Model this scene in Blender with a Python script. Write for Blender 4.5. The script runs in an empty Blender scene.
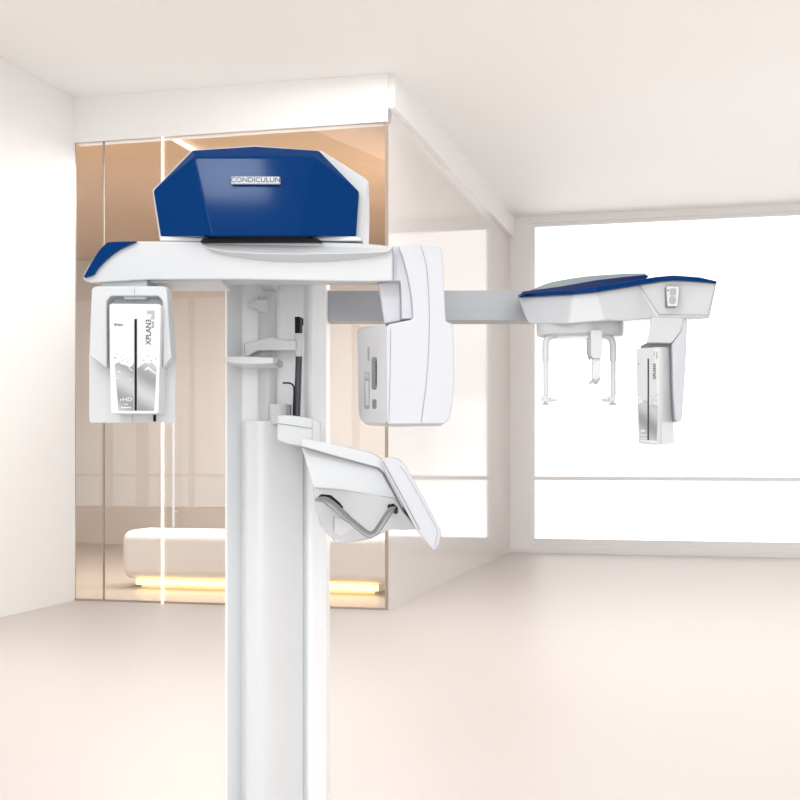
import bpy, bmesh, math
from mathutils import Vector, Matrix

# ------------------------------------------------------------------ basics
F = 1240.0          # focal length in pixels of the 800 px frame
CX, HY = 400.0, 455.0
CAMZ = 1.10
S = bpy.context.scene
COL = S.collection


def P(x, y, Y):
    return Vector(((x - CX) * Y / F, Y, CAMZ + (HY - y) * Y / F))


def tag(o, label=None, cat=None, group=None, kind=None):
    if label: o['label'] = label
    if cat: o['category'] = cat
    if group: o['group'] = group
    if kind: o['kind'] = kind
    return o


# ------------------------------------------------------------------ materials
def mat(name, col, rough=0.4, metal=0.0, spec=0.5, coat=0.0, emit=None, estr=0.0):
    m = bpy.data.materials.new(name)
    m.use_nodes = True
    b = m.node_tree.nodes['Principled BSDF']
    b.inputs['Base Color'].default_value = (*col, 1)
    b.inputs['Roughness'].default_value = rough
    b.inputs['Metallic'].default_value = metal
    b.inputs['Specular IOR Level'].default_value = spec
    b.inputs['Coat Weight'].default_value = coat
    b.inputs['Coat Roughness'].default_value = 0.05
    if emit:
        b.inputs['Emission Color'].default_value = (*emit, 1)
        b.inputs['Emission Strength'].default_value = estr
    return m


def noisy(m, scale=6.0, amount=0.04, stretch=(1, 1, 1)):
    """slight procedural unevenness of a material's own colour"""
    nt = m.node_tree
    b = nt.nodes['Principled BSDF']
    base = tuple(b.inputs['Base Color'].default_value)
    tc = nt.nodes.new('ShaderNodeTexCoord')
    mp = nt.nodes.new('ShaderNodeMapping')
    mp.inputs['Scale'].default_value = stretch
    nz = nt.nodes.new('ShaderNodeTexNoise')
    nz.inputs['Scale'].default_value = scale
    nz.inputs['Detail'].default_value = 4
    mx = nt.nodes.new('ShaderNodeMix'); mx.data_type = 'RGBA'
    mx.inputs[6].default_value = tuple(min(1, c * (1 - amount)) for c in base[:3]) + (1,)
    mx.inputs[7].default_value = tuple(min(1, c * (1 + amount)) for c in base[:3]) + (1,)
    L = nt.links.new
    L(tc.outputs['Object'], mp.inputs['Vector']); L(mp.outputs['Vector'], nz.inputs['Vector'])
    L(nz.outputs['Fac'], mx.inputs[0]); L(mx.outputs[2], b.inputs['Base Color'])
    return m


def glass_mat(name, tint, refl=1.0, rough=0.0, ior=1.5):
    m = bpy.data.materials.new(name); m.use_nodes = True
    nt = m.node_tree; nt.nodes.clear()
    out = nt.nodes.new('ShaderNodeOutputMaterial')
    tr = nt.nodes.new('ShaderNodeBsdfTransparent'); tr.inputs['Color'].default_value = (*tint, 1)
    gl = nt.nodes.new('ShaderNodeBsdfGlossy'); gl.inputs['Roughness'].default_value = rough
    gl.inputs['Color'].default_value = (refl, refl, refl, 1)
    fr = nt.nodes.new('ShaderNodeFresnel'); fr.inputs['IOR'].default_value = ior
    mx = nt.nodes.new('ShaderNodeMixShader')
    L = nt.links.new
    L(fr.outputs[0], mx.inputs[0]); L(tr.outputs[0], mx.inputs[1]); L(gl.outputs[0], mx.inputs[2])
    L(mx.outputs[0], out.inputs['Surface'])
    return m


M = {}
M['white'] = noisy(mat('white_plastic', (0.615, 0.638, 0.66), 0.32, coat=0.10), 3, 0.01)
M['lilac'] = noisy(mat('cool_white_plastic', (0.60, 0.617, 0.662), 0.34, coat=0.08), 3, 0.01)
M['panelwhite'] = mat('bright_white_plastic', (0.72, 0.73, 0.745), 0.3)
M['greywhite'] = noisy(mat('pale_grey_plastic', (0.68, 0.705, 0.735), 0.4), 4, 0.02)
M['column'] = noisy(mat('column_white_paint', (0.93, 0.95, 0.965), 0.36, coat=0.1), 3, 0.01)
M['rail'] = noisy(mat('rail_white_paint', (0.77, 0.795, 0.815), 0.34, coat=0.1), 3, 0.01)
M['blue'] = mat('blue_gloss', (0.0002, 0.033, 0.150), 0.08, spec=0.06)
M['navy'] = mat('dark_blue_gloss', (0.002, 0.018, 0.12), 0.15, spec=0.15)
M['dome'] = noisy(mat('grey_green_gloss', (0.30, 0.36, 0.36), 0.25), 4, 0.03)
M['black'] = mat('black_plastic', (0.004, 0.004, 0.005), 0.5, spec=0.2)
M['darkgrey'] = noisy(mat('charcoal_plastic', (0.045, 0.045, 0.06), 0.35), 30, 0.1, (1, 1, 0.05))
M['slotgrey'] = mat('grey_slot', (0.26, 0.27, 0.29), 0.4)
M['midgrey'] = mat('mid_grey_plastic', (0.42, 0.43, 0.45), 0.4)
M['seam'] = mat('seam_grey', (0.30, 0.31, 0.34), 0.6)
M['ink'] = mat('grey_ink', (0.07, 0.075, 0.09), 0.5)
M['steel'] = noisy(mat('brushed_grey_metal', (0.37, 0.385, 0.41), 0.42, metal=0.3), 60, 0.05, (0.02, 1, 1))
M['handle'] = noisy(mat('satin_grey_metal', (0.27, 0.27, 0.275), 0.35, metal=0.4), 40, 0.05)
M['badge'] = mat('badge_white', (0.62, 0.66, 0.72), 0.35)


def silver_mat():
    m = mat('silver_print', (0.6, 0.61, 0.62), 0.45, metal=0.1)
    nt = m.node_tree; b = nt.nodes['Principled BSDF']
    tc = nt.nodes.new('ShaderNodeTexCoord')
    mp = nt.nodes.new('ShaderNodeMapping'); mp.inputs['Rotation'].default_value = (0, math.radians(58), 0)
    wv = nt.nodes.new('ShaderNodeTexWave'); wv.inputs['Scale'].default_value = 4.2
    wv.inputs['Distortion'].default_value = 1.5; wv.inputs['Detail'].default_value = 1
    cr = nt.nodes.new('ShaderNodeValToRGB')
    cr.color_ramp.elements[0].color = (0.27, 0.275, 0.285, 1)
    cr.color_ramp.elements[1].color = (0.50, 0.51, 0.52, 1)
    L = nt.links.new
    L(tc.outputs['Object'], mp.inputs[0]); L(mp.outputs[0], wv.inputs[0])
    L(wv.outputs['Fac'], cr.inputs[0]); L(cr.outputs[0], b.inputs['Base Color'])
    return m


M['silver'] = silver_mat()

# room
M['ceiling'] = noisy(mat('white_ceiling_paint', (0.96, 0.955, 0.95), 0.7), 2, 0.01)
M['wallwhite'] = noisy(mat('white_wall_paint', (0.93, 0.925, 0.92), 0.6), 2, 0.01)
M['trimwhite'] = noisy(mat('white_trim_lacquer', (0.90, 0.885, 0.875), 0.35), 2, 0.01)
M['pillar'] = noisy(mat('warm_grey_frame', (0.95, 0.93, 0.92), 0.45), 2, 0.01)
M['lacquer'] = noisy(mat('glossy_pale_panel', (0.74, 0.695, 0.675), 0.07, spec=0.22, coat=0.0), 1, 0.01)
M['floor'] = noisy(mat('polished_pale_floor', (0.67, 0.615, 0.582), 0.42, spec=0.3), 0.6, 0.015)
M['floortan'] = noisy(mat('tan_floor', (0.36, 0.29, 0.23), 0.35), 2, 0.03)
M['tan'] = noisy(mat('tan_wall_paint', (0.61, 0.565, 0.53), 0.5), 1.5, 0.02)
M['dado'] = noisy(mat('tan_dado', (0.53, 0.455, 0.39), 0.45), 1.5, 0.02)
M['frost'] = noisy(mat('frosted_pink_panel', (0.67, 0.645, 0.62), 0.4), 1.5, 0.015)
M['brown'] = noisy(mat('wood_veneer', (0.56, 0.35, 0.18), 0.4), 3, 0.03, (0.2, 3, 1))
M['bench'] = noisy(mat('bench_upholstery', (0.80, 0.785, 0.77), 0.55), 8, 0.01)
M['pane'] = glass_mat('window_glass', (1, 1, 1), 1.0)
M['tintglass'] = glass_mat('tinted_partition_glass', (0.97, 0.955, 0.94), 1.0)
M['joint'] = mat('glass_joint', (0.40, 0.33, 0.27), 0.8)
M['led'] = mat('warm_led', (1, 0.8, 0.5), 0.5, emit=(1.0, 0.62, 0.22), estr=3.2)
M['line'] = mat('white_line_light', (1, 1, 1), 0.5, emit=(1.0, 0.92, 0.82), estr=1.8)

# ------------------------------------------------------------------ mesh helpers
OFF = Vector((0, 0, 0))      # base point of the thing being built


def link(name, bm, m, parent=None, bevel=0.0, seg=3, smooth=True, angle=28):
    bmesh.ops.recalc_face_normals(bm, faces=bm.faces)
    for v in bm.verts:
        v.co -= OFF
    for f in bm.faces:
        f.smooth = smooth
    me = bpy.data.meshes.new(name)
    bm.to_mesh(me); bm.free()
    me.materials.append(m)
    o = bpy.data.objects.new(name, me)
    COL.objects.link(o)
    if parent: o.parent = parent
    if bevel > 0:
        b = o.modifiers.new('bevel', 'BEVEL')
        b.width = bevel; b.segments = seg; b.limit_method = 'ANGLE'
        b.angle_limit = math.radians(angle); b.harden_normals = True
        b.use_clamp_overlap = True
    elif smooth:
        try:
            me.set_sharp_from_angle(angle=math.radians(40))
        except Exception:
            pass
    return o


def tuck(verts, Y, lim):
    """rounded-in back of a housing: its rear outline stays inside (left, right, bottom) limits"""
    l, r, bt = lim
    for v in verts:
        if l is not None: v.co.x = max(v.co.x, P(l, 0, Y).x)
        if r is not None: v.co.x = min(v.co.x, P(r, 0, Y).x)
        if bt is not None: v.co.z = max(v.co.z, zpx(bt, Y))


def prism(pts, Y0, Y1, bm=None, taper=None, clamp=None):
    """outline in the XZ plane at its own depth, extruded back to Y1 (the back may be narrower)"""
    bm = bm or bmesh.new()
    fy = Y0 if callable(Y0) else (lambda x: Y0)
    a = [bm.verts.new(P(x, y, fy(x))) for x, y in pts]
    if callable(Y1):
        b = [bm.verts.new((v.co.x, v.co.y + Y1(0), v.co.z)) for v in a]
    else:
        b = [bm.verts.new((v.co.x, Y1, v.co.z)) for v in a]
    if taper:
        mx = (min(v.co.x for v in a) + max(v.co.x for v in a)) / 2
        mz = (min(v.co.z for v in a) + max(v.co.z for v in a)) / 2
        for v in b:
            v.co.x = mx + (v.co.x - mx) * taper[0]; v.co.z = mz + (v.co.z - mz) * taper[1]
    if clamp:
        tuck(b, Y1, clamp)
    bm.faces.new(a); bm.faces.new(b[::-1])
    n = len(pts)
    for i in range(n):
        bm.faces.new((a[i], b[i], b[(i + 1) % n], a[(i + 1) % n]))
    return bm


def facets(front, faces, loop, Yb, bm=None, clamp=None, back=None):
    """front vertices each with its own depth, boundary loop carried back to Yb"""
    bm = bm or bmesh.new()
    v = [bm.verts.new(P(*p)) for p in front]
    for f in faces:
        bm.faces.new([v[i] for i in f])
    b = {i: bm.verts.new((v[i].co.x, Yb, v[i].co.z)) for i in loop}
    if clamp:
        tuck(list(b.values()), Yb, clamp)
    for i, q in (back or {}).items():
        b[i].co = P(q[0], q[1], Yb)
    n = len(loop)
    for k in range(n):
        i, j = loop[k], loop[(k + 1) % n]
        bm.faces.new((v[i], b[i], b[j], v[j]))
    bm.faces.new([b[i] for i in loop][::-1])
    return bm


def plan(pts, z0, z1, bm=None):
    """ground-plan outline (X, Y) raised from z0 to z1"""
    bm = bm or bmesh.new()
    a = [bm.verts.new((x, y, z0)) for x, y in pts]
    b = [bm.verts.new((x, y, z1)) for x, y in pts]
    bm.faces.new(a[::-1]); bm.faces.new(b)
    n = len(pts)
    for i in range(n):
        bm.faces.new((a[i], a[(i + 1) % n], b[(i + 1) % n], b[i]))
    return bm


def planpx(pts):
    return [((x - CX) * Y / F, Y) for x, Y in pts]


def zpx(y, Y):
    return CAMZ + (HY - y) * Y / F


def box(x0, x1, y0, y1, z0, z1, bm=None):
    return plan([(x0, y0), (x1, y0), (x1, y1), (x0, y1)], z0, z1, bm)


def tube(path, r, n=12, bm=None, flat=1.0):
    bm = bm or bmesh.new()
    path = [Vector(p) for p in path]
    rs = r if isinstance(r, (list, tuple)) else [r] * len(path)
    rings = []
    ref = None
    for i, p in enumerate(path):
        t = (path[min(i + 1, len(path) - 1)] - path[max(i - 1, 0)]).normalized()
        if ref is None:
            ref = Vector((0, 1, 0)) if abs(t.y) < 0.9 else Vector((0, 0, 1))
        s = (ref - t * ref.dot(t)).normalized()
        ref = s
        u = t.cross(s)
        rings.append([bm.verts.new(p + (s * math.cos(a) * flat + u * math.sin(a)) * rs[i])
                      for a in [2 * math.pi * k / n for k in range(n)]])
    for a, b in zip(rings, rings[1:]):
        for k in range(n):
            bm.faces.new((a[k], a[(k + 1) % n], b[(k + 1) % n], b[k]))
    bm.faces.new(rings[0][::-1]); bm.faces.new(rings[-1])
    return bm


def lathe(prof, cx, cy, n=48, sx=1.0, sy=1.0, bm=None):
    """profile of (radius, z) turned about a vertical axis"""
    bm = bm or bmesh.new()
    rings = []
    for r, z in prof:
        rings.append([bm.verts.new((cx + r * sx * math.cos(2 * math.pi * k / n),
                                    cy + r * sy * math.sin(2 * math.pi * k / n), z)) for k in range(n)])
    for a, b in zip(rings, rings[1:]):
        for k in range(n):
            bm.faces.new((a[k], a[(k + 1) % n], b[(k + 1) % n], b[k]))
    bm.faces.new(rings[0][::-1]); bm.faces.new(rings[-1])
    return bm


def spline(pts, n=6):
    """Catmull-Rom through pixel points (2 or 3 components)"""
    out = []
    pts = [tuple(p) for p in pts]
    m = len(pts)
    for i in range(m - 1):
        p0, p1, p2, p3 = pts[max(i - 1, 0)], pts[i], pts[i + 1], pts[min(i + 2, m - 1)]
        for k in range(n):
            t = k / n
            out.append(tuple(0.5 * (2 * b + (c - a) * t + (2 * a - 5 * b + 4 * c - d) * t * t
                                    + (3 * b - a - 3 * c + d) * t ** 3)
                             for a, b, c, d in zip(p0, p1, p2, p3)))
    out.append(pts[-1])
    return out


def rrect(x0, y0, x1, y1, r, n=4):
    out = []
    for cx, cy, a0 in ((x1 - r, y0 + r, -90), (x1 - r, y1 - r, 0), (x0 + r, y1 - r, 90), (x0 + r, y0 + r, 180)):
        for k in range(n + 1):
            a = math.radians(a0 + 90 * k / n)
            out.append((cx + r * math.cos(a), cy + r * math.sin(a)))
    return out


def merge(o, bm, m):
    """further printed shapes of another ink in the same part's mesh"""
    bmesh.ops.recalc_face_normals(bm, faces=bm.faces)
    for v in bm.verts:
        v.co -= OFF
    k = len(o.data.materials); o.data.materials.append(m)
    for f in bm.faces:
        f.material_index = k
    bm.from_mesh(o.data)
    bm.to_mesh(o.data); bm.free()
    return o


def seamline(name, pts, Y, parent, r=0.0007, m='seam'):
    fy = Y if callable(Y) else (lambda x: Y)
    return link(name, tube([P(x, y, fy(x)) for x, y in pts], r, 6), M[m], parent)


def lettering(name, body, x, y, Y, size_px, parent, m, roll=0.0, align='CENTER', sx=1.0, face=None):
    cu = bpy.data.curves.new(name, 'FONT')
    cu.body = body; cu.align_x = align; cu.align_y = 'CENTER'
    cu.size = size_px * Y / F; cu.extrude = 0.0003; cu.offset = cu.size * 0.012
    tmp = bpy.data.objects.new(name + '_curve', cu)
    me = bpy.data.meshes.new_from_object(tmp)
    bpy.data.objects.remove(tmp); bpy.data.curves.remove(cu)
    me.materials.clear(); me.materials.append(m)
    o = bpy.data.objects.new(name, me)
    COL.objects.link(o)
    o.parent = parent
    o.location = P(x, y, Y) - OFF
    R = Matrix.Rotation(math.radians(90), 4, 'X')
    R = R @ Matrix.Rotation(math.radians(roll), 4, 'Z')
    if face is not None:
        R = Matrix.Rotation(face, 4, 'Z') @ R
    o.rotation_euler = R.to_euler()
    o.scale = (sx, 1, 1)
    return o


# ------------------------------------------------------------------ the room
YAW = math.atan2(313, F)
CY = CAMZ * F / 97.0
CORNER = Vector(((510 - CX) * CY / F, CY, 0))
HC = 3.80            # ceiling height
L = 5.44             # length of the glossy side wall
GU = -2.449          # left end of the glass front
HEAD = 3.46          # underside of the header over the glass


def room(name, bm, m, parent=None, bevel=0.0, kind='structure'):
    o = link(name, bm, m, parent, bevel, 2)
    if not parent:
        o.location = CORNER
        o.rotation_euler = (0, 0, -YAW)
        if kind: o['kind'] = kind
    return o


def RW(u, w, z=0):
    """room coordinates to world"""
    return CORNER + Matrix.Rotation(-YAW, 3, 'Z') @ Vector((u, w, z))


room('floor', box(-6.2, 9.0, -17.5, 0.25, -0.15, 0.0), M['floor'])
room('floor_enclosure', box(-6.0, -0.02, -L + 0.03, -0.02, 0.0, 0.006), M['floortan'])
room('ceiling', box(-6.2, 9.0, -17.5, 0.25, HC, HC + 0.15), M['ceiling'])
room('ceiling_enclosure', box(-6.0, -0.02, -L + 0.03, -0.02, HEAD + 0.05, HEAD + 0.10), M['brown'])
room('wall_header', box(GU, 0.0, -L - 0.02, -L + 0.10, HEAD, HC), M['wallwhite'])
room('wall_left', box(GU - 0.12, GU, -17.5, -L, 0, HC), M['wallwhite'])
room('wall_enclosure_left', box(-6.2, -6.0, -L, 0.0, 0, HC), M['tan'])
room('wall_enclosure_front', box(-6.0, GU, -L, -L + 0.015, 0, HC), M['tan'])
room('wall_side', box(-0.02, 0.0, -L, 0.0, 0, 3.56), M['lacquer'])
room('trim_1', box(-0.10, 0.05, -L, 0.0, 3.56, HC), M['trimwhite'])       # cornice on the side wall
room('wall_back_enclosure', box(-6.2, -0.0, 0.0, 0.2, 0, HC), M['tan'])
room('trim_2', box(-6.0, -0.02, -0.012, 0.0, 0.0, 0.46), M['dado'])  # tan band standing in for the floor reflected in the glass
# back wall with the wide window
room('wall_back', box(0.0, 0.235, 0.0, 0.22, 0, HC), M['pillar'])
bm = box(0.235, 9.0, 0.0, 0.22, 3.72, HC)
room('wall_back_header', bm, M['ceiling'])
room('wall_back_sill', box(0.235, 9.0, 0.0, 0.22, 0, 0.10), M['trimwhite'])
w1 = room('window_1', box(0.235, 0.275, 0.04, 0.12, 0.10, 3.72), M['pillar'])
room('window_rail', box(0.275, 9.0, 0.05, 0.10, 0.815, 0.86), M['pillar'], w1)
room('window_bottom_frame', box(0.275, 9.0, 0.03, 0.12, 0.10, 0.155), M['trimwhite'], w1)
room('window_top_frame', box(0.275, 9.0, 0.04, 0.12, 3.68, 3.72), M['pillar'], w1)
room('window_mullion', box(5.2, 5.26, 0.04, 0.12, 0.155, 3.68), M['pillar'], w1)
room('window_pane', box(0.275, 9.0, 0.072, 0.078, 0.155, 3.68), M['pane'], w1)
room('baseboard_back', box(0.0, 9.0, -0.03, 0.0, 0.0, 0.05), M['trimwhite'])
# pale panels and bars standing in for windows reflected in the glass
for k, (a, b) in enumerate(((60, 101), (113, 136), (149, 189), (195, 238), (256, 300), (318, 352), (360, 392))):
    def uat(px):
        t = (px - CX) / F
        c, s = math.cos(YAW), math.sin(YAW)
        return (t * CORNER.y - CORNER.x) / (c + t * s)
    wn = room('window_%d' % (k + 2), box(uat(a), uat(b), -0.010, 0.0, 0.47, 3.0), M['frost'])
    room('window_rail', box(uat(a), uat(b), -0.016, -0.010, 0.84, 0.87), M['tan'], wn)
# glass front of the enclosure
gl = room('wall_glass', box(GU, -0.02, -L + 0.0, -L + 0.012, 0.0, HEAD), M['tintglass'])
room('trim_3', box(GU, 0.0, -L - 0.012, -L - 0.0, 0.0, 0.015), M['joint'])
room('trim_4', box(-2.219, -2.211, -L - 0.004, -L + 0.016, 0.015, HEAD), M['joint'])
room('trim_5', box(-0.02, 0.002, -L - 0.014, -L, 0.0, HEAD), M['joint'])

# vertical line light on the glass with its run along the enclosure ceiling
c = RW(-1.727, -L - 0.012, 0.0)
lr = bpy.data.objects.new('line_light', None); COL.objects.link(lr)
lr.location = c; lr.rotation_euler = (0, 0, -YAW)
tag(lr, 'slim glowing vertical light line on the tan glass, behind the machine\'s left sensor', 'light')
link('light_tube', box(-0.0055, 0.0055, -0.012, 0.010, 0.0, HEAD - 0.005), M['line'], lr)
link('ceiling_run', box(-0.010, 0.010, 0.06, 1.9, HEAD + 0.022, HEAD + 0.049), M['line'], lr)

# pale bar added in place of a line reflected in the glass
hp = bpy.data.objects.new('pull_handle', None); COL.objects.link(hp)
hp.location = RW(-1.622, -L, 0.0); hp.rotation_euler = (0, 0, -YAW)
tag(hp, 'slim pale vertical pull handle on the tan glass, right of the light line', 'handle')  # added stand-in bar, there is no handle on the glass
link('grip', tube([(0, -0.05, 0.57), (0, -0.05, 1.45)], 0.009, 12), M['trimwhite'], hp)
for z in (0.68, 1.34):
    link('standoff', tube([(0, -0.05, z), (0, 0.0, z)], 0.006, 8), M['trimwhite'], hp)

# bench with the glowing plinth
bn = bpy.data.objects.new('bench', None); COL.objects.link(bn)
bn.location = RW(-1.35, -4.38, 0.006); bn.rotation_euler = (0, 0, -YAW)
tag(bn, 'long low white upholstered bench with a warm light strip glowing beneath it', 'bench')
link('seat', box(-1.15, 1.15, -0.23, 0.23, 0.075, 0.475), M['bench'], bn, 0.085, 6)
link('plinth', box(-1.0, 1.0, -0.14, 0.14, 0.0, 0.076), M['trimwhite'], bn)
link('light_strip', box(-1.02, 1.04, -0.20, -0.175, 0.030, 0.074), M['led'], bn)

# ------------------------------------------------------------------ the x-ray machine
OFF = P(278, 455, 3.9); OFF.z = 0
mach = bpy.data.objects.new('panoramic_xray_machine', None)
COL.objects.link(mach); mach.location = OFF
tag(mach, 'white dental panoramic x-ray machine with blue head cover and side arm, standing on the floor', 'x-ray machine')

# --- column: a shallow channel with a front rail
cp = planpx([(225, 3.70), (227, 3.695), (242, 3.755), (304.5, 3.755), (308, 3.727), (312, 3.722), (326.5, 3.745), (330, 3.90)])
cp.append((cp[0][0] - 0.0, 3.90))
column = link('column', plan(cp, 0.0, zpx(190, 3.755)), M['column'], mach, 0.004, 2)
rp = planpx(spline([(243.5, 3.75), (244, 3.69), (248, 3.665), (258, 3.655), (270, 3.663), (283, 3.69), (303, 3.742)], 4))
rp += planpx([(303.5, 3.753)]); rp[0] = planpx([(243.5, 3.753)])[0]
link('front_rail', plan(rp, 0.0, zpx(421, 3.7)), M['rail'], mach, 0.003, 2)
# upper pillar with the little hook at its top
r = 9.0 * 3.76 / F
pc = P(267.5, 0, 3.735)
link('pillar', lathe([(r, zpx(421.5, 3.76)), (r, zpx(300, 3.76)), (r * 0.96, zpx(298.5, 3.76))], pc.x, pc.y, 40), M['white'], mach)
link('pillar_hook', prism([(249.5, 301.2), (258, 299.8), (268, 299), (268, 312), (259.5, 312), (257, 309), (249.5, 308)], 3.70, 3.745),
     M['white'], mach, 0.002, 2)
link('upper_collar', box(*[P(x, 0, 3.6).x for x in (258.5, 273.5)], 3.55, 3.75, zpx(285, 3.6), zpx(262, 3.6)), M['white'], mach, 0.003, 2)

# --- blue head
shell = link('head_cover', prism([(159.5, 240.8), (152, 190), (191.5, 149.5), (255, 145.2), (321, 150.2), (345, 165), (366, 178.5), (368.6, 182),
                                  (368, 186), (363.2, 240.8)], 3.23, 3.70, clamp=(None, 369.5, None)), M['white'], mach, 0.006, 3)
fr = [(160.5, 236, 3.205), (153.2, 190.5, 3.205), (192.6, 150.2, 3.205), (255, 146.0, 3.205), (319, 150.4, 3.205),
      (359, 191.5, 3.205), (356, 236, 3.205),
      (194, 157.2, 3.17), (257, 157.2, 3.17), (314.5, 157.2, 3.17), (299, 235.5, 3.145), (255, 235.5, 3.145), (212, 235.5, 3.145)]
fc = [(0, 12, 7, 1), (1, 7, 2), (2, 7, 8, 3), (3, 8, 9, 4), (4, 9, 5), (5, 9, 10, 6), (7, 12, 11, 8), (8, 11, 10, 9)]
bm = bmesh.new()
facets(fr, fc, [1, 2, 3, 4, 5, 6, 10, 11, 12, 0], 3.26, bm)
link('front_cover', bm, M['blue'], shell, 0.004, 3, angle=6)
link('cover_lip', prism([(160, 236.2), (358, 236.2), (363, 240.8), (160, 240.8)], 3.2, 3.28), M['greywhite'], shell, 0.002, 2)
link('badge', prism(rrect(231.2, 176.6, 280.0, 183.6, 0.6), 3.148, 3.17), M['badge'], shell, 0.0006, 2)
lettering('badge_lettering', 'CONDICULUN', 255.6, 180.0, 3.1475, 7.0, shell, M['ink'], sx=1.06)
bc = P(262, 0, 3.42)
link('bearing', lathe([(0.165, zpx(243, 3.25)), (0.165, zpx(236.8, 3.25))], bc.x, bc.y, 56), M['black'], mach)
link('bearing_cap', prism([(200, 241.6), (203, 238.4), (238, 237.4), (241, 236.4), (300, 236.4), (318, 238.6), (322, 241.6)], 3.175, 3.40), M['black'], mach, 0.001, 2)

# --- rotating arm
top = [(104, 244.5), (108, 242.8), (120, 241.6), (137.5, 241), (200, 241), (300, 241), (358, 243), (380, 245), (393, 246.5)]
arm = link('rotating_arm', prism([(82.6, 277.8), (84.5, 272.5), (94, 257)] + top + [(393, 281), (370, 281.8), (230, 279.5), (148.5, 280), (100, 282.8), (91, 283), (85.5, 281.5)],
                                 3.20, 3.50, clamp=(None, None, 285)), M['white'], mach, 0.011, 4)
link('end_cap', prism(spline([(83.6, 276.6), (88.5, 267.5), (97, 253.5), (105.5, 244.0), (112, 242.0), (136.5, 241.3)], 4)
                      + spline([(136, 241.8), (118.5, 250), (105.3, 260.2), (97, 269), (93.2, 274.5), (84.5, 277.6)], 4), 3.188, 3.30), M['blue'], arm, 0.003, 2)
bm = facets([(201, 243.5, 3.195), (393, 248, 3.195), (388, 252, 3.181), (374, 252.5, 3.173), (340, 253.5, 3.168), (300, 254, 3.166), (262, 253.5, 3.168), (225, 251.5, 3.173),
             (207, 248, 3.18),
             (384, 254.6, 3.197), (362, 258.6, 3.197), (330, 261.6, 3.197), (300, 262.4, 3.197), (268, 261.4, 3.197), (238, 257.6, 3.197), (214, 252.8, 3.197)],
            [(0, 8, 7, 6, 5, 4, 3, 2, 1), (2, 3, 10, 9), (3, 4, 11, 10), (4, 5, 12, 11), (5, 6, 13, 12), (6, 7, 14, 13), (7, 8, 15, 14), (1, 2, 9), (0, 15, 8)],
            [0, 1, 9, 10, 11, 12, 13, 14, 15], 3.23)
link('hub', bm, M['white'], arm, 0.003, 3, angle=10)
link('lower_edge', prism([(149.5, 280), (222, 280), (222, 283), (149.5, 283)], 3.24, 3.40), M['greywhite'], arm, 0.001, 2)
seamline('arm_seam', [(392.6, 246.5), (393.4, 262), (393.6, 280)], 3.198, arm)

# --- sensor unit on the left
su = link('sensor_unit', prism([(91.5, 289.5), (93.5, 287), (98, 286), (162, 286), (167, 287), (169, 290), (171.5, 316), (174.5, 361), (175.2, 372), (175.2, 421.5), (173.8, 423),
                                (90.2, 423), (88.8, 421.5), (88.8, 361), (90.5, 316)], 3.17, 3.37, taper=(0.66, 0.94)), M['white'], mach, 0.007, 3)
link('neck', prism([(101, 277.5), (147, 277.5), (147, 288), (101, 288)], 3.22, 3.34), M['greywhite'], su, 0.003, 2)
link('front_frame', prism([(91.5, 289.5), (93.5, 287), (98, 286.2), (160, 286.2), (165, 287), (166.8, 290), (168.6, 316), (171.2, 358), (162.6, 368.2), (162.4, 301), (158, 296), (111, 296),
                           (106.6, 301), (107, 368.6), (89.3, 356), (90.5, 316)], 3.115, 3.19), M['white'], su, 0.005, 3)
link('sensor_panel', prism([(109.2, 305), (111, 303.5), (159.5, 304), (161, 305.5), (160, 360), (158.6, 412.5), (157.5, 413.6), (112, 413.6), (110.8, 412.5), (109.6, 360)], 3.085, 3.18),
     M['panelwhite'], su, 0.003, 3)
YS = 3.0845
link('grab_notch', prism(rrect(123.5, 294.6, 146, 299.2, 1.6), 3.13, 3.18), M['white'], su, 0.001, 2)
sp = link('silver_print', prism([(114.8, 364.5), (118, 362.6), (121, 364.2), (126, 365.5), (130, 367.8), (133, 364.5), (133.8, 362.5), (133.8, 410.8), (118.6, 410.8), (116.4, 385)], YS, 3.09), M['silver'], su)
sp2 = link('silver_print', prism([(137.4, 368.2), (141.5, 365.2), (145.5, 362.6), (148, 363.4), (152, 362.8), (155, 365.4), (156.4, 368), (155.4, 388), (154, 410.8), (137.4, 410.8)], YS, 3.09), M['silver'], su)
link('sensor_slot', prism(rrect(134.4, 319, 136.8, 410.6, 0.5), YS - 0.0012, 3.09), M['black'], su)
bm = bmesh.new()
for x, y, w, h in ((115, 358, 3.4, 1.4), (117.6, 354.4, 2, .7), (121, 357, 2.2, .8), (124.8, 354.5, 1.4, .6), (126, 358.2, 2.6, .7), (122.6, 360.2, 3, .8), (119.4, 362.2, 3, .8), (130.4, 359.4, 1.8, .6),
                   (127.6, 361.8, 3, .8), (148.2, 350.4, 1.6, .6), (148, 355.8, 3, .9), (154.4, 355.2, 1, 1), (143, 360.2, 3.6, 1.0), (151.2, 360.8, 2.6, 1.2), (156, 358.8, 1.4, 1.8)):
    prism([(x - w / 2, y), (x - w / 4, y - h / 2), (x + w / 3, y - h / 2), (x + w / 2, y + h / 4), (x, y + h / 2)], YS, 3.09, bm)
merge(sp, bm, M['midgrey'])
bm = bmesh.new()
for pts in (((117.4, 370.5), (119.6, 371.2), (121.4, 373), (118.8, 372.6)), ((116.3, 378.4), (118.6, 377.2), (117.8, 378.8)), ((129.4, 380.6), (132.2, 378.8), (131.6, 380.4)),
            ((127.6, 367.2), (130, 368.4), (133.6, 371), (131, 370.4)), ((143.6, 370), (148.8, 366), (149, 367.2), (155.8, 373.2), (155.6, 374.4), (148, 369), (146, 370.2))):
    prism(list(pts), YS - 0.0006, 3.09, bm)
merge(sp, bm, M['panelwhite'])
lettering('small_lettering', 'Briess', 118.6, 324.6, YS, 3.6, su, M['ink'])
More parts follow.
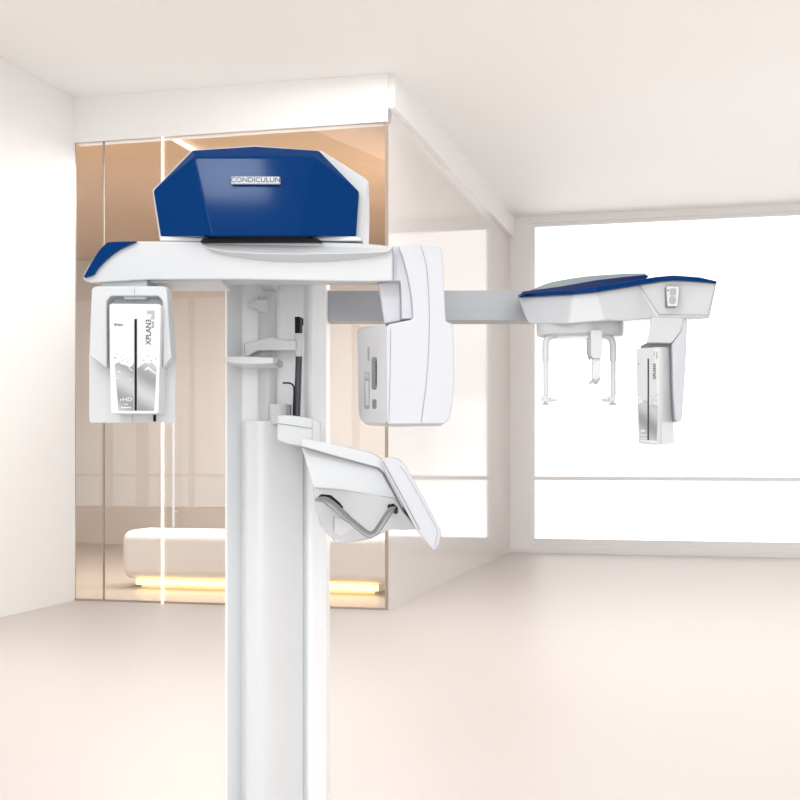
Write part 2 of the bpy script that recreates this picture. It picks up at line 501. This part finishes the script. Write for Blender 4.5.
lettering('vertical_lettering', 'XPLAN3', 148.6, 332, YS, 7.4, su, M['ink'], roll=90, sx=0.95)
lettering('corner_lettering', 'PLUS', 153.0, 324.6, YS, 3.0, su, M['ink'], roll=90)
bm = bmesh.new()
for pts in (((147, 310.6), (154.6, 310.6), (154.6, 319.4), (150.2, 319.4), (152.0, 314.2), (147, 314.2)),):
    prism(list(pts), YS, 3.09, bm)
link('corner_emblem', bm, M['midgrey'], su)
lettering('white_lettering', 'rHD', 126.0, 399.6, YS - 0.0006, 5.2, su, M['panelwhite'], sx=1.25)
bm = bmesh.new()
prism([(121, 407), (131, 407), (131, 408), (121, 408)], YS - 0.0006, 3.09, bm)
prism([(124, 403.8), (128, 403.8), (128, 404.6), (124, 404.6)], YS - 0.0006, 3.09, bm)
merge(sp, bm, M['panelwhite'])
link('black_mark', prism(rrect(153.2, 415, 155.8, 421.5, 0.4), 3.167, 3.18), M['black'], su)
seamline('housing_seam', [(134.6, 287.2), (134.6, 294.6)], 3.1145, su, 0.0006)
seamline('housing_seam', [(132.6, 414.5), (132.6, 422)], 3.1695, su, 0.0006)

# --- tube head on the right
R1 = spline([(398, 245.6), (403.5, 260), (409, 283), (412, 302), (412.8, 317.5)], 4)
th = link('tube_head', prism(R1[::1] + [(411, 319.6), (388.5, 324), (386, 328), (386, 420), (388, 424.4), (444, 423.8), (449.5, 419), (453, 400), (454.2, 385), (454, 332), (452.2, 324),
                                        (446, 321.5), (444.8, 300), (442.8, 256), (441.5, 249.5), (437, 246), (420, 244.4)], 3.20, 3.46), M['lilac'], mach, 0.009, 4)
XA, XB, YA, YB = (386.5 - CX) * 3.202 / F, (357.2 - CX) * 3.41 / F, 3.202, 3.41
ML = (XB - XA) / (YB - YA)
yl = lambda x: (XA - ML * YA) / ((x - CX) / F - ML)
link('side_panel', facets([(357.2, 331, yl(357.2)), (359.5, 327, yl(359.5)), (386.5, 323.6, 3.202), (386.5, 424.4, 3.202), (366, 424, yl(366)), (361, 420.5, yl(361)), (358.6, 414, yl(358.6))],
                          [(0, 1, 2, 3, 4, 5, 6)], [0, 1, 2, 3, 4, 5, 6], 3.455), M['panelwhite'], th, 0.008, 4)
ys = lambda x: yl(x) - 0.0006
ins = lambda x: 0.004
link('slot', prism(rrect(367.4, 347, 369.6, 361, 1.0), ys, ins), M['midgrey'], th)
link('slot', prism(rrect(371.6, 357, 377.0, 389.8, 2.4), ys, ins), M['slotgrey'], th)
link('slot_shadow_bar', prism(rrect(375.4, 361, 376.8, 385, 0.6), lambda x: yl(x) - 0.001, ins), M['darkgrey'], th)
link('slot', prism(rrect(372.2, 399, 376.6, 409, 2.0), ys, ins), M['slotgrey'], th)
link('slot', prism(rrect(364.4, 372, 369.6, 409, 1.4), ys, ins), M['midgrey'], th)
link('slot_cover', prism(rrect(365.3, 381, 368.6, 405.5, 0.6), lambda x: yl(x) - 0.0014, ins), M['panelwhite'], th)
link('slot_cover', prism(rrect(365.0, 373, 368.8, 378, 0.6), lambda x: yl(x) - 0.0014, ins), M['white'], th)
seamline('housing_seam', spline([(420.5, 245.5), (425.5, 262), (428.2, 285), (429.4, 320), (428.6, 350), (426, 385), (421, 422.5)], 4), 3.199, th, 0.0007)
seamline('housing_seam', [(390.6, 329), (390.2, 370), (388.8, 422)], 3.199, th, 0.0007)
link('arm_joint', prism([(391.5, 246)] + R1[::2] + [(413, 319), (401.2, 319), (400, 281), (391.5, 281)], 3.225, 3.48), M['lilac'], mach, 0.004, 3)
link('inner_bracket', prism([(377, 283), (383, 281.5), (400.5, 280), (401.4, 321), (384.5, 324), (382.5, 312), (379.5, 292)], 3.26, 3.44), M['lilac'], mach, 0.005, 3)
seamline('joint_seam', [(400.6, 283), (401.6, 317)], 3.224, mach, 0.0008)

# --- beam to the side unit
link('extension_beam', prism([(318, 290.3), (545, 290.3), (545, 320.8), (318, 320.8)], 3.80, 3.90), M['steel'], mach, 0.003, 2)

# --- side unit (cephalometric head)
fr = [(518.4, 296.5, 3.56), (521, 305, 3.55), (526, 318.5, 3.53), (530, 324, 3.52), (568, 324, 3.40), (573, 293.5, 3.40),
      (596, 291.5, 3.385), (606, 321, 3.385), (639.5, 284.5, 3.43), (658.5, 318.6, 3.43), (624, 321, 3.42),
      (674, 279.8, 3.39), (717, 283, 3.40), (710, 318.4, 3.40), (640, 319.4, 3.43)]
fc = [(0, 1, 2, 3, 4, 5), (5, 4, 7, 6), (6, 7, 10, 14, 9, 8), (8, 9, 13, 12, 11)]
ch = link('side_unit', facets(fr, fc, [0, 1, 2, 3, 4, 7, 10, 14, 9, 13, 12, 11, 8, 6, 5], 3.86, clamp=(521, None, 323),
                             back={0: (520, 296), 1: (523, 304), 2: (528, 317), 3: (532, 322)}), M['white'], mach, 0.006, 3, angle=5)
# upper blue band following the body's edge
band_lo = [(518.4, 297, 3.545), (573, 294.2, 3.385), (596, 291.9, 3.37), (640, 284.6, 3.41), (656, 281.4, 3.395), (674, 280.2, 3.375), (700, 281.6, 3.38), (717.3, 283.4, 3.39)]
band_hi = [(518, 294.6, 3.55), (573, 289.4, 3.39), (596, 286.4, 3.375), (640, 279.4, 3.415), (656, 276.8, 3.40), (674, 275.2, 3.38), (700, 277.2, 3.385), (716.4, 281, 3.395)]
bm = bmesh.new()
lo = [bm.verts.new(P(*p)) for p in band_lo]; hi = [bm.verts.new(P(*p)) for p in band_hi]
lob = [bm.verts.new((v.co.x, 3.84, v.co.z)) for v in lo]; hib = [bm.verts.new((v.co.x, 3.84, v.co.z)) for v in hi]
lob[0].co.x = hib[0].co.x = P(523, 0, 3.84).x
for i in range(len(lo) - 1):
    bm.faces.new((lo[i], lo[i + 1], hi[i + 1], hi[i])); bm.faces.new((hi[i], hi[i + 1], hib[i + 1], hib[i]))
    bm.faces.new((lob[i], lob[i + 1], lo[i + 1], lo[i])); bm.faces.new((hib[i], hib[i + 1], lob[i + 1], lob[i]))
bm.faces.new((lo[0], hi[0], hib[0], lob[0])); bm.faces.new((lo[-1], lob[-1], hib[-1], hi[-1]))
link('blue_band', bm, M['blue'], ch, 0.0015, 2)
link('dome_edge', prism([(519.5, 295), (523, 291.5), (534, 289.8), (560, 286.5), (596, 280), (625, 276.6), (645, 274.6), (649, 276.6), (645, 279), (620, 283.2), (596, 286.6), (573, 289.6)], 3.50, 3.56),
     M['navy'], ch, 0.002, 2)
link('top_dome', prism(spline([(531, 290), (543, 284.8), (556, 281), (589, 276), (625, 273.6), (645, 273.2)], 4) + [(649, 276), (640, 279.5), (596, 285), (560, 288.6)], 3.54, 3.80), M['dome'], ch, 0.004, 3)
bs = P(580, 0, 3.525)
rb = 44.5 * 3.45 / F
link('turntable', lathe([(rb * 0.94, zpx(333.0, 3.42)), (rb * 0.985, zpx(331.9, 3.42)), (rb, zpx(329.5, 3.42)), (rb, zpx(319, 3.42))], bs.x, bs.y, 64, 1.0, 0.75), M['white'], ch)
yb = 3.392
link('button_panel', prism([(666, 287), (667.4, 285.8), (678.4, 285.8), (679.8, 287), (678.6, 300), (678.2, 305.6), (677, 306.6), (668.2, 306.6), (667, 305.6), (666.6, 298)], 3.3895, 3.42), M['seam'], ch)
link('button_plate', prism([(666.6, 287.4), (667.8, 286.4), (678, 286.4), (679.2, 287.4), (678, 300), (677.6, 305.2), (676.8, 306), (668.6, 306), (667.6, 305.2), (667.2, 298)], 3.3885, 3.42), M['panelwhite'], ch)
link('button', prism(rrect(670, 288.2, 676, 294.8, 1.2), 3.385, 3.395), M['midgrey'], ch, 0.0012, 2)
link('button', prism(rrect(669.6, 296.2, 675.9, 303.6, 2.2), 3.385, 3.395), M['midgrey'], ch, 0.0012, 2)
link('indicator', prism(rrect(667.3, 289.6, 668.8, 290.8, 0.4), 3.3875, 3.395), M['black'], ch)
seamline('panel_seam', [(639.8, 285.5), (658.8, 314.4), (708, 315), (715.6, 284)], lambda x: 3.427 if x < 645 else (3.425 if x < 660 else 3.396), ch, 0.0008)

# ear rods
def ear_rod(sgn, cx):
    g = [(cx + sgn * 11, 334.5), (cx + sgn * 5.5, 336.2), (cx + sgn * 1.5, 339.5), (cx, 345), (cx, 361)]
    Y = 3.50
    q = [P(x, y, Y) for x, y in spline(g, 4)]
    o = link('ear_rod', tube(q, 3.4 * Y / F, 14, flat=1.2), M['greywhite'], mach)
    link('rod_sleeve', tube([P(cx + .3, 360.5, Y), P(cx + .3, 396, Y)], [2.8 * Y / F, 2.6 * Y / F], 14), M['panelwhite'], o)
    link('ear_holder', prism(rrect(cx - 2.8, 396, cx + 3.6, 401.6, 0.8) if sgn > 0 else rrect(cx - 3.6, 396, cx + 2.8, 401.6, 0.8), Y - 0.012, Y + 0.012), M['greywhite'], o, 0.001, 2)
    link('ear_pin', tube([P(cx + sgn * 2.5, 399.8, Y), P(cx + sgn * 8, 400, Y), P(cx + sgn * 13, 400, Y)], [0.0062, 0.005, 0.0012], 12), M['greywhite'], o)
    link('holder_foot', prism([(cx - 2.8, 402.8), (cx + 3.4, 402.8), (cx + 3.4, 404.8), (cx - 2.8, 404.8)], Y - 0.008, Y + 0.008), M['midgrey'], o, 0.001, 2)
    link('holder_stem', prism([(cx - 1, 401), (cx + 1.4, 401), (cx + 1.4, 403.4), (cx - 1, 403.4)], Y - 0.006, Y + 0.006), M['greywhite'], o)


ear_rod(1, 545.6)
ear_rod(-1, 612.8)
nr = link('nasion_rest', prism([(590.6, 330), (602.4, 330), (602, 357.4), (600.4, 358.6), (593, 358.4), (590.6, 355)], 3.42, 3.46), M['white'], mach, 0.002, 2)
link('side_clip', prism([(587.6, 337.5), (591, 336.5), (591.4, 359.6), (590, 359.6), (587.8, 352)], 3.43, 3.455), M['midgrey'], nr, 0.0015, 2)
link('lower_blade', prism([(593, 357), (600.8, 357), (601, 375.4), (599.5, 378), (597, 380.5), (594, 380), (592.6, 378)], 3.43, 3.45), M['panelwhite'], nr, 0.002, 2)
link('nose_piece', prism([(589.8, 383.2), (592.4, 378.4), (596.6, 380.2), (600.8, 376.8), (601.4, 378.4), (597.2, 384), (595.6, 382.2), (592, 383.4)], 3.42, 3.46), M['midgrey'], nr, 0.001, 2)

# side unit's sensor and its hanger
hg = link('sensor_hanger', prism(spline([(651.6, 317), (651, 321), (650, 326), (649.5, 330), (648, 336), (646.2, 343)], 3) + [(671.8, 343.2), (681, 331), (684, 317)], 3.42, 3.56, clamp=(650, None, None)), M['white'], mach, 0.004, 3)
link('hanger_arm', prism([(671.8, 344), (681, 330.5), (682, 317), (687.6, 317), (687, 345), (684.6, 385), (682.2, 418.6), (680.6, 421), (677.4, 422.4), (675, 419), (673, 392)], 3.425, 3.58), M['lilac'], hg, 0.005, 3)
link('hanger_gap', prism([(646.6, 343), (671.4, 343), (671.4, 349), (648.6, 349)], 3.445, 3.54), M['slotgrey'], hg)  # dark block drawn as the shade under the hanger
cs = link('side_sensor', facets([(636, 349.6, 3.405), (637, 348.4, 3.40), (660.4, 347, 3.38), (663, 347, 3.385), (671.8, 347.2, 3.47), (674.4, 443.6, 3.47), (662.2, 444.6, 3.385), (659.4, 444.8, 3.38),
                                 (640, 442.8, 3.40), (638.4, 441.6, 3.405)],
                                [(0, 1, 2, 7, 8, 9), (2, 3, 6, 7), (3, 4, 5, 6)], [0, 1, 2, 3, 4, 5, 6, 7, 8, 9], 3.54, clamp=(638.5, None, None)), M['white'], mach, 0.002, 2, angle=6)
yc = lambda x: 3.405 + (x - 636.0) / (660.4 - 636.0) * (3.38 - 3.405) - 0.0012
link('sensor_face', prism([(637.4, 350.2), (659.4, 348.8), (658.2, 443), (640, 441.4)], lambda x: yc(x) + 0.0004, ins), M['panelwhite'], cs)
yf = lambda x: yc(x) - 0.0006
sp = link('silver_print', prism([(638.4, 404), (642, 402.5), (644.6, 399.8), (647.4, 401), (647.4, 440), (640.2, 439.6), (639.2, 420)], yf, ins), M['silver'], cs)
sp2 = link('silver_print', prism([(649.2, 405.4), (652.5, 403.6), (655, 405), (657.8, 406), (657.2, 425), (656.6, 440.6), (649.2, 440.2)], yf, ins), M['silver'], cs)
link('sensor_slot', prism(rrect(647.5, 358.6, 649.1, 440.2, 0.4), lambda x: yc(x) - 0.001, ins), M['darkgrey'], cs)
bm = bmesh.new()
for x, y, w, h in ((652, 396.4, 1.6, 1), (655.4, 396.8, 2, 1.2), (654, 392.6, 1.4, .7), (657.6, 395, 1.2, 1), (653.4, 399.6, 1.8, 2.4), (651.8, 402, 1.4, 2), (656, 400.6, 1.4, 2), (639.6, 395.2, 1.6, 1), (640, 399.4, 1.2, .8)):
    prism([(x - w / 2, y), (x - w / 4, y - h / 2), (x + w / 3, y - h / 2), (x + w / 2, y + h / 4), (x, y + h / 2)], yf, ins, bm)
merge(sp, bm, M['midgrey'])
bm = bmesh.new()
prism([(640.8, 430), (645, 430), (645, 431.6), (640.8, 431.6)], lambda x: yc(x) - 0.001, ins, bm)
prism([(640.2, 434.6), (646.4, 434.6), (646.4, 435.4), (640.2, 435.4)], lambda x: yc(x) - 0.001, ins, bm)
prism([(641, 438), (646.2, 438), (646.2, 438.8), (641, 438.8)], lambda x: yc(x) - 0.001, ins, bm)
merge(sp, bm, M['panelwhite'])
fa = math.atan2(3.38 - 3.405, (660.4 - 636) * 3.39 / F)
lettering('small_lettering', 'Briess', 641, 364.2, yf(641), 2.4, cs, M['ink'], face=fa)
lettering('vertical_lettering', 'XPLAN3', 654.6, 371.5, yf(654.6), 4.4, cs, M['ink'], roll=90, face=fa)
bm = bmesh.new()
prism([(653.8, 351.4), (654.8, 351.4), (654.8, 355.4), (653.8, 355.4)], yf, ins, bm)
prism([(656.2, 351.4), (657.6, 351.4), (657.6, 358.6), (656.2, 358.6)], yf, ins, bm)
link('corner_emblem', bm, M['midgrey'], cs)

# --- head support in front of the column
ha = link('forehead_arm', prism([(242.2, 343.4), (258, 339.8), (273, 336.8), (281, 339.4), (296, 340.4), (296, 350.2), (258, 350.6), (252, 353.6), (249, 356.2), (243.2, 356.2)], 3.58, 3.66), M['white'], mach, 0.003, 3)
link('screw', tube([P(273.2, 339.4, 3.579), P(273.2, 339.4, 3.60)], 0.0013, 10), M['midgrey'], ha)
link('screw', tube([P(273.2, 344.2, 3.579), P(273.2, 344.2, 3.60)], 0.0015, 10), M['midgrey'], ha)
seamline('arm_end_line', [(244.3, 344.6), (244.3, 354)], 3.579, ha, 0.0012)
tr = link('bite_tray', prism([(224.2, 356.8), (240, 356.0), (273.5, 357.4), (273.5, 363.2), (262, 364), (240, 363.8), (224.6, 361.4)], 3.52, 3.72), M['panelwhite'], mach, 0.003, 3)
link('tray_end', prism([(273.3, 357.8), (277.2, 357.4), (277.2, 362.6), (273.3, 363.4)], 3.53, 3.70), M['midgrey'], tr, 0.001, 2)
yr = 3.60
rod = link('support_rod', tube([P(299.2, 318, yr), P(299.0, 356, yr), P(297.0, 416, yr)], [3.4 * yr / F] * 3, 18), M['darkgrey'], mach)
link('rod_cap', tube([P(297.8, 317, yr - .004), P(297.8, 333.4, yr - .004)], 3.0 * yr / F, 14), M['black'], rod)
link('rod_clip', tube([P(301, 318.2, yr), P(302.4, 319, yr), P(302.4, 325.4, yr)], 0.0030, 8), M['black'], rod)
link('clamp', lathe([(4.0 * yr / F, zpx(356.6, yr)), (5.0 * yr / F, zpx(350, yr)), (4.9 * yr / F, zpx(340, yr)), (4.2 * yr / F, zpx(333.6, yr))], P(298.8, 0, yr).x, yr, 28), M['white'], mach)
link('bent_rod', tube([P(x, y, yr - 0.01) for x, y in spline([(282.8, 383), (287, 382.9), (290.6, 383.4), (293.2, 385.6), (294, 389), (293.8, 400), (293.4, 416)], 4)], 0.0025, 10), M['black'], mach)
link('bushing', lathe([(0.0085, zpx(416, yr)), (0.0085, zpx(404.6, yr))], P(288.6, 0, yr).x, yr, 24), M['slotgrey'], mach)
link('bushing_collar', lathe([(0.0300, zpx(424, 3.68)), (0.0300, zpx(405, 3.68)), (0.029, zpx(404.2, 3.68))], P(279.4, 0, 3.68).x, 3.68, 36), M['white'], mach)

# --- bracket and control console
br = link('console_bracket', prism(spline([(277, 415.4), (288, 415.0), (302, 416.8), (312.8, 418.6)], 4) + [(313.4, 452), (306, 447.6), (290, 445), (277, 440.6)], 3.40, 3.76), M['white'], mach, 0.008, 4)
seamline('bracket_seam', spline([(277.4, 423.4), (290, 425), (304, 427.4), (312, 428.4)], 3), 3.398, br, 0.0009)
con = link('control_console', facets([(301.4, 447, 3.24), (378, 468.6, 3.22), (383.4, 473.6, 3.22), (403, 511, 3.22), (418.4, 529.2, 3.24),
                                      (404, 530.2, 3.23), (391, 529.4, 3.23), (384, 533, 3.23), (370, 538.8, 3.23), (346, 542.4, 3.235), (335.6, 541.8, 3.235), (329.4, 536.6, 3.235), (321, 527, 3.23),
                                      (315.2, 507, 3.25), (312.6, 488, 3.225), (340, 489.6, 3.205), (370, 494, 3.20), (395, 498.5, 3.21)],
                                     [(0, 14, 15, 16, 17, 3, 2, 1), (14, 13, 12, 11, 10, 9, 8, 7, 6, 5, 4, 3, 17, 16, 15)],
                                     [0, 1, 2, 3, 4, 5, 6, 7, 8, 9, 10, 11, 12, 13, 14], 3.56), M['white'], mach, 0.006, 3, angle=5)
link('console_lid', prism(spline([(300.6, 440), (302.6, 437.8), (316, 440.6), (345, 446.6), (365, 451.2), (375, 455), (381, 459.6)], 3)
                          + [(404, 505), (402.6, 509), (384.4, 473.2), (378.4, 468.0), (340, 457.4), (302, 446.6)], 3.212, 3.57), M['white'], con, 0.004, 3)
seamline('lid_seam', [(302.4, 447.2), (340, 458), (378, 468.8), (383.6, 473.8), (403, 511.6)], 3.2115, con, 0.0013)
link('rear_cover', prism([(336, 447), (352, 446.4), (364, 450.4), (364, 456), (336, 452)], 3.45, 3.60), M['greywhite'], con, 0.004, 2)
scr = link('screen_panel', prism(spline([(379.6, 460.6), (388.6, 457.0), (396, 458.4), (402, 462), (407, 468)], 3) + [(424, 498), (440.6, 529.4), (441.4, 534), (439, 546), (436, 549.8), (432.4, 550), (429, 546), (415.5, 529)],
                                 3.17, 3.60), M['lilac'], con, 0.006, 3)
seamline('panel_seam', [(400, 466), (405, 472), (420, 498), (436.6, 529), (437.4, 534), (434.6, 547)], 3.1695, scr, 0.0007)
seamline('panel_groove', [(382.6, 460.8), (400, 492.6), (419.6, 529.4)], 3.1685, scr, 0.0013)
link('lower_cover', prism([(333.8, 517), (352, 520), (384, 532), (370, 539.4), (346, 543), (334, 542.6)], 3.235, 3.36), M['white'], con, 0.003, 2)
seamline('cover_seam', [(333.8, 516.5), (333.8, 541)], 3.236, con, 0.0009)
hpth = spline([(320.6, 499.4, 3.20), (325, 499.8, 3.165), (332, 504.6, 3.15), (342, 513.4, 3.145), (356, 525.2, 3.145), (366, 533.0, 3.145), (371.4, 534.6, 3.145), (376.4, 531.4, 3.145),
               (383.4, 521, 3.15), (389.6, 511.4, 3.165), (392.6, 508.4, 3.20)], 4)
hd = link('handle', tube([P(*p) for p in hpth], [6.0 * 3.15 / F * (1.0 if i < 14 else 0.85) for i in range(len(hpth))], 16, flat=0.5), M['handle'], con)
link('handle_mount', tube([P(*p) for p in ((320.2, 498.2, 3.205), (322, 497.0, 3.185), (329.6, 497.6, 3.178), (338, 504.8, 3.178), (340.4, 507.8, 3.20))], 0.0075, 10), M['black'], hd)
link('handle_mount', tube([P(*p) for p in ((395.8, 512, 3.21), (395.6, 508.6, 3.185), (393, 505.8, 3.185), (389.4, 506.4, 3.205))], 0.0058, 10), M['black'], hd)

# ------------------------------------------------------------------ light
OFF = Vector((0, 0, 0))
w = bpy.data.worlds.new('World'); S.world = w
w.use_nodes = True
bg = w.node_tree.nodes['Background']
bg.inputs['Color'].default_value = (1.0, 0.985, 0.97, 1)
# hazy white sky, brighter on the window side of the building
nt = w.node_tree
tc = nt.nodes.new('ShaderNodeTexCoord'); sp_ = nt.nodes.new('ShaderNodeSeparateXYZ')
mr = nt.nodes.new('ShaderNodeMapRange'); mr.interpolation_type = 'SMOOTHSTEP'
mr.inputs['From Min'].default_value = -0.3; mr.inputs['From Max'].default_value = 0.7
mr.inputs['To Min'].default_value = 0.85; mr.inputs['To Max'].default_value = 1.8
nt.links.new(tc.outputs['Generated'], sp_.inputs[0]); nt.links.new(sp_.outputs['Y'], mr.inputs['Value'])
# glow added below the horizon on the window side to brighten the ceiling
gz = nt.nodes.new('ShaderNodeMapRange'); gz.interpolation_type = 'SMOOTHSTEP'
gz.inputs['From Min'].default_value = 0.02; gz.inputs['From Max'].default_value = -0.10
gy = nt.nodes.new('ShaderNodeMapRange')
gy.inputs['From Min'].default_value = 0.1; gy.inputs['From Max'].default_value = 0.4
gm = nt.nodes.new('ShaderNodeMath'); gm.operation = 'MULTIPLY'
ga = nt.nodes.new('ShaderNodeMath'); ga.operation = 'MULTIPLY_ADD'; ga.inputs[1].default_value = 1.9
LK = nt.links.new
LK(sp_.outputs['Z'], gz.inputs['Value']); LK(sp_.outputs['Y'], gy.inputs['Value'])
LK(gz.outputs['Result'], gm.inputs[0]); LK(gy.outputs['Result'], gm.inputs[1])
LK(gm.outputs[0], ga.inputs[0]); LK(mr.outputs['Result'], ga.inputs[2])
LK(ga.outputs[0], bg.inputs['Strength'])


def area(name, loc, target, sx, sy, power, col=(1, 1, 1)):
    d = bpy.data.lights.new(name, 'AREA')
    d.shape = 'RECTANGLE'; d.size = sx; d.size_y = sy; d.energy = power; d.color = col
    o = bpy.data.objects.new(name, d); COL.objects.link(o)
    o.location = loc
    o.rotation_euler = (Vector(target) - Vector(loc)).to_track_quat('-Z', 'Y').to_euler()
    return o


area('key_softbox', (-2.2, -0.6, 3.4), (-0.4, 3.3, 1.5), 1.6, 1.2, 30, (1, 0.99, 0.97))
area('ceiling_softbox', (-0.94, -0.2, 3.5), (-0.94, -0.199, 0), 0.40, 0.60, 32, (0.82, 0.93, 1.0))  # unseen softbox added to put a highlight on the blue cover
area('room_ceiling_light', (1.2, 6.6, 3.77), (1.2, 6.601, 0), 5.0, 4.0, 105, (1, 0.985, 0.97))  # unseen overhead lamp added to brighten the room behind the machine
area('front_fill_light', (0.2, -2.6, 1.5), (-0.1, 3.5, 1.4), 3.0, 2.0, 75)
area('front_ceiling_light', (-0.2, 1.2, 3.77), (-0.2, 1.5, 0), 4.0, 2.0, 34, (1, 0.99, 0.98))  # unseen overhead lamp added to light the column and arm
k = RW(-1.75, -3.9, 3.42)
area('enclosure_downlight', k, (k.x, k.y, 0), 3.0, 1.8, 330, (0.94, 0.98, 1.0))  # unseen lamp added to brighten the inside of the enclosure

# ------------------------------------------------------------------ camera
cd = bpy.data.cameras.new('camera')
cd.sensor_width = 36.0; cd.sensor_fit = 'HORIZONTAL'
cd.lens = 36.0 * F / 800.0
cd.shift_y = (HY - 400.0) / 800.0
cd.clip_end = 200
co = bpy.data.objects.new('camera', cd); COL.objects.link(co)
co.location = (0, 0, CAMZ); co.rotation_euler = (math.radians(90), 0, 0)
S.camera = co
S.view_settings.view_transform = 'Standard'
S.view_settings.look = 'None'
S.view_settings.exposure = 0.0
S.view_settings.gamma = 1.0
S.view_settings.use_curve_mapping = False
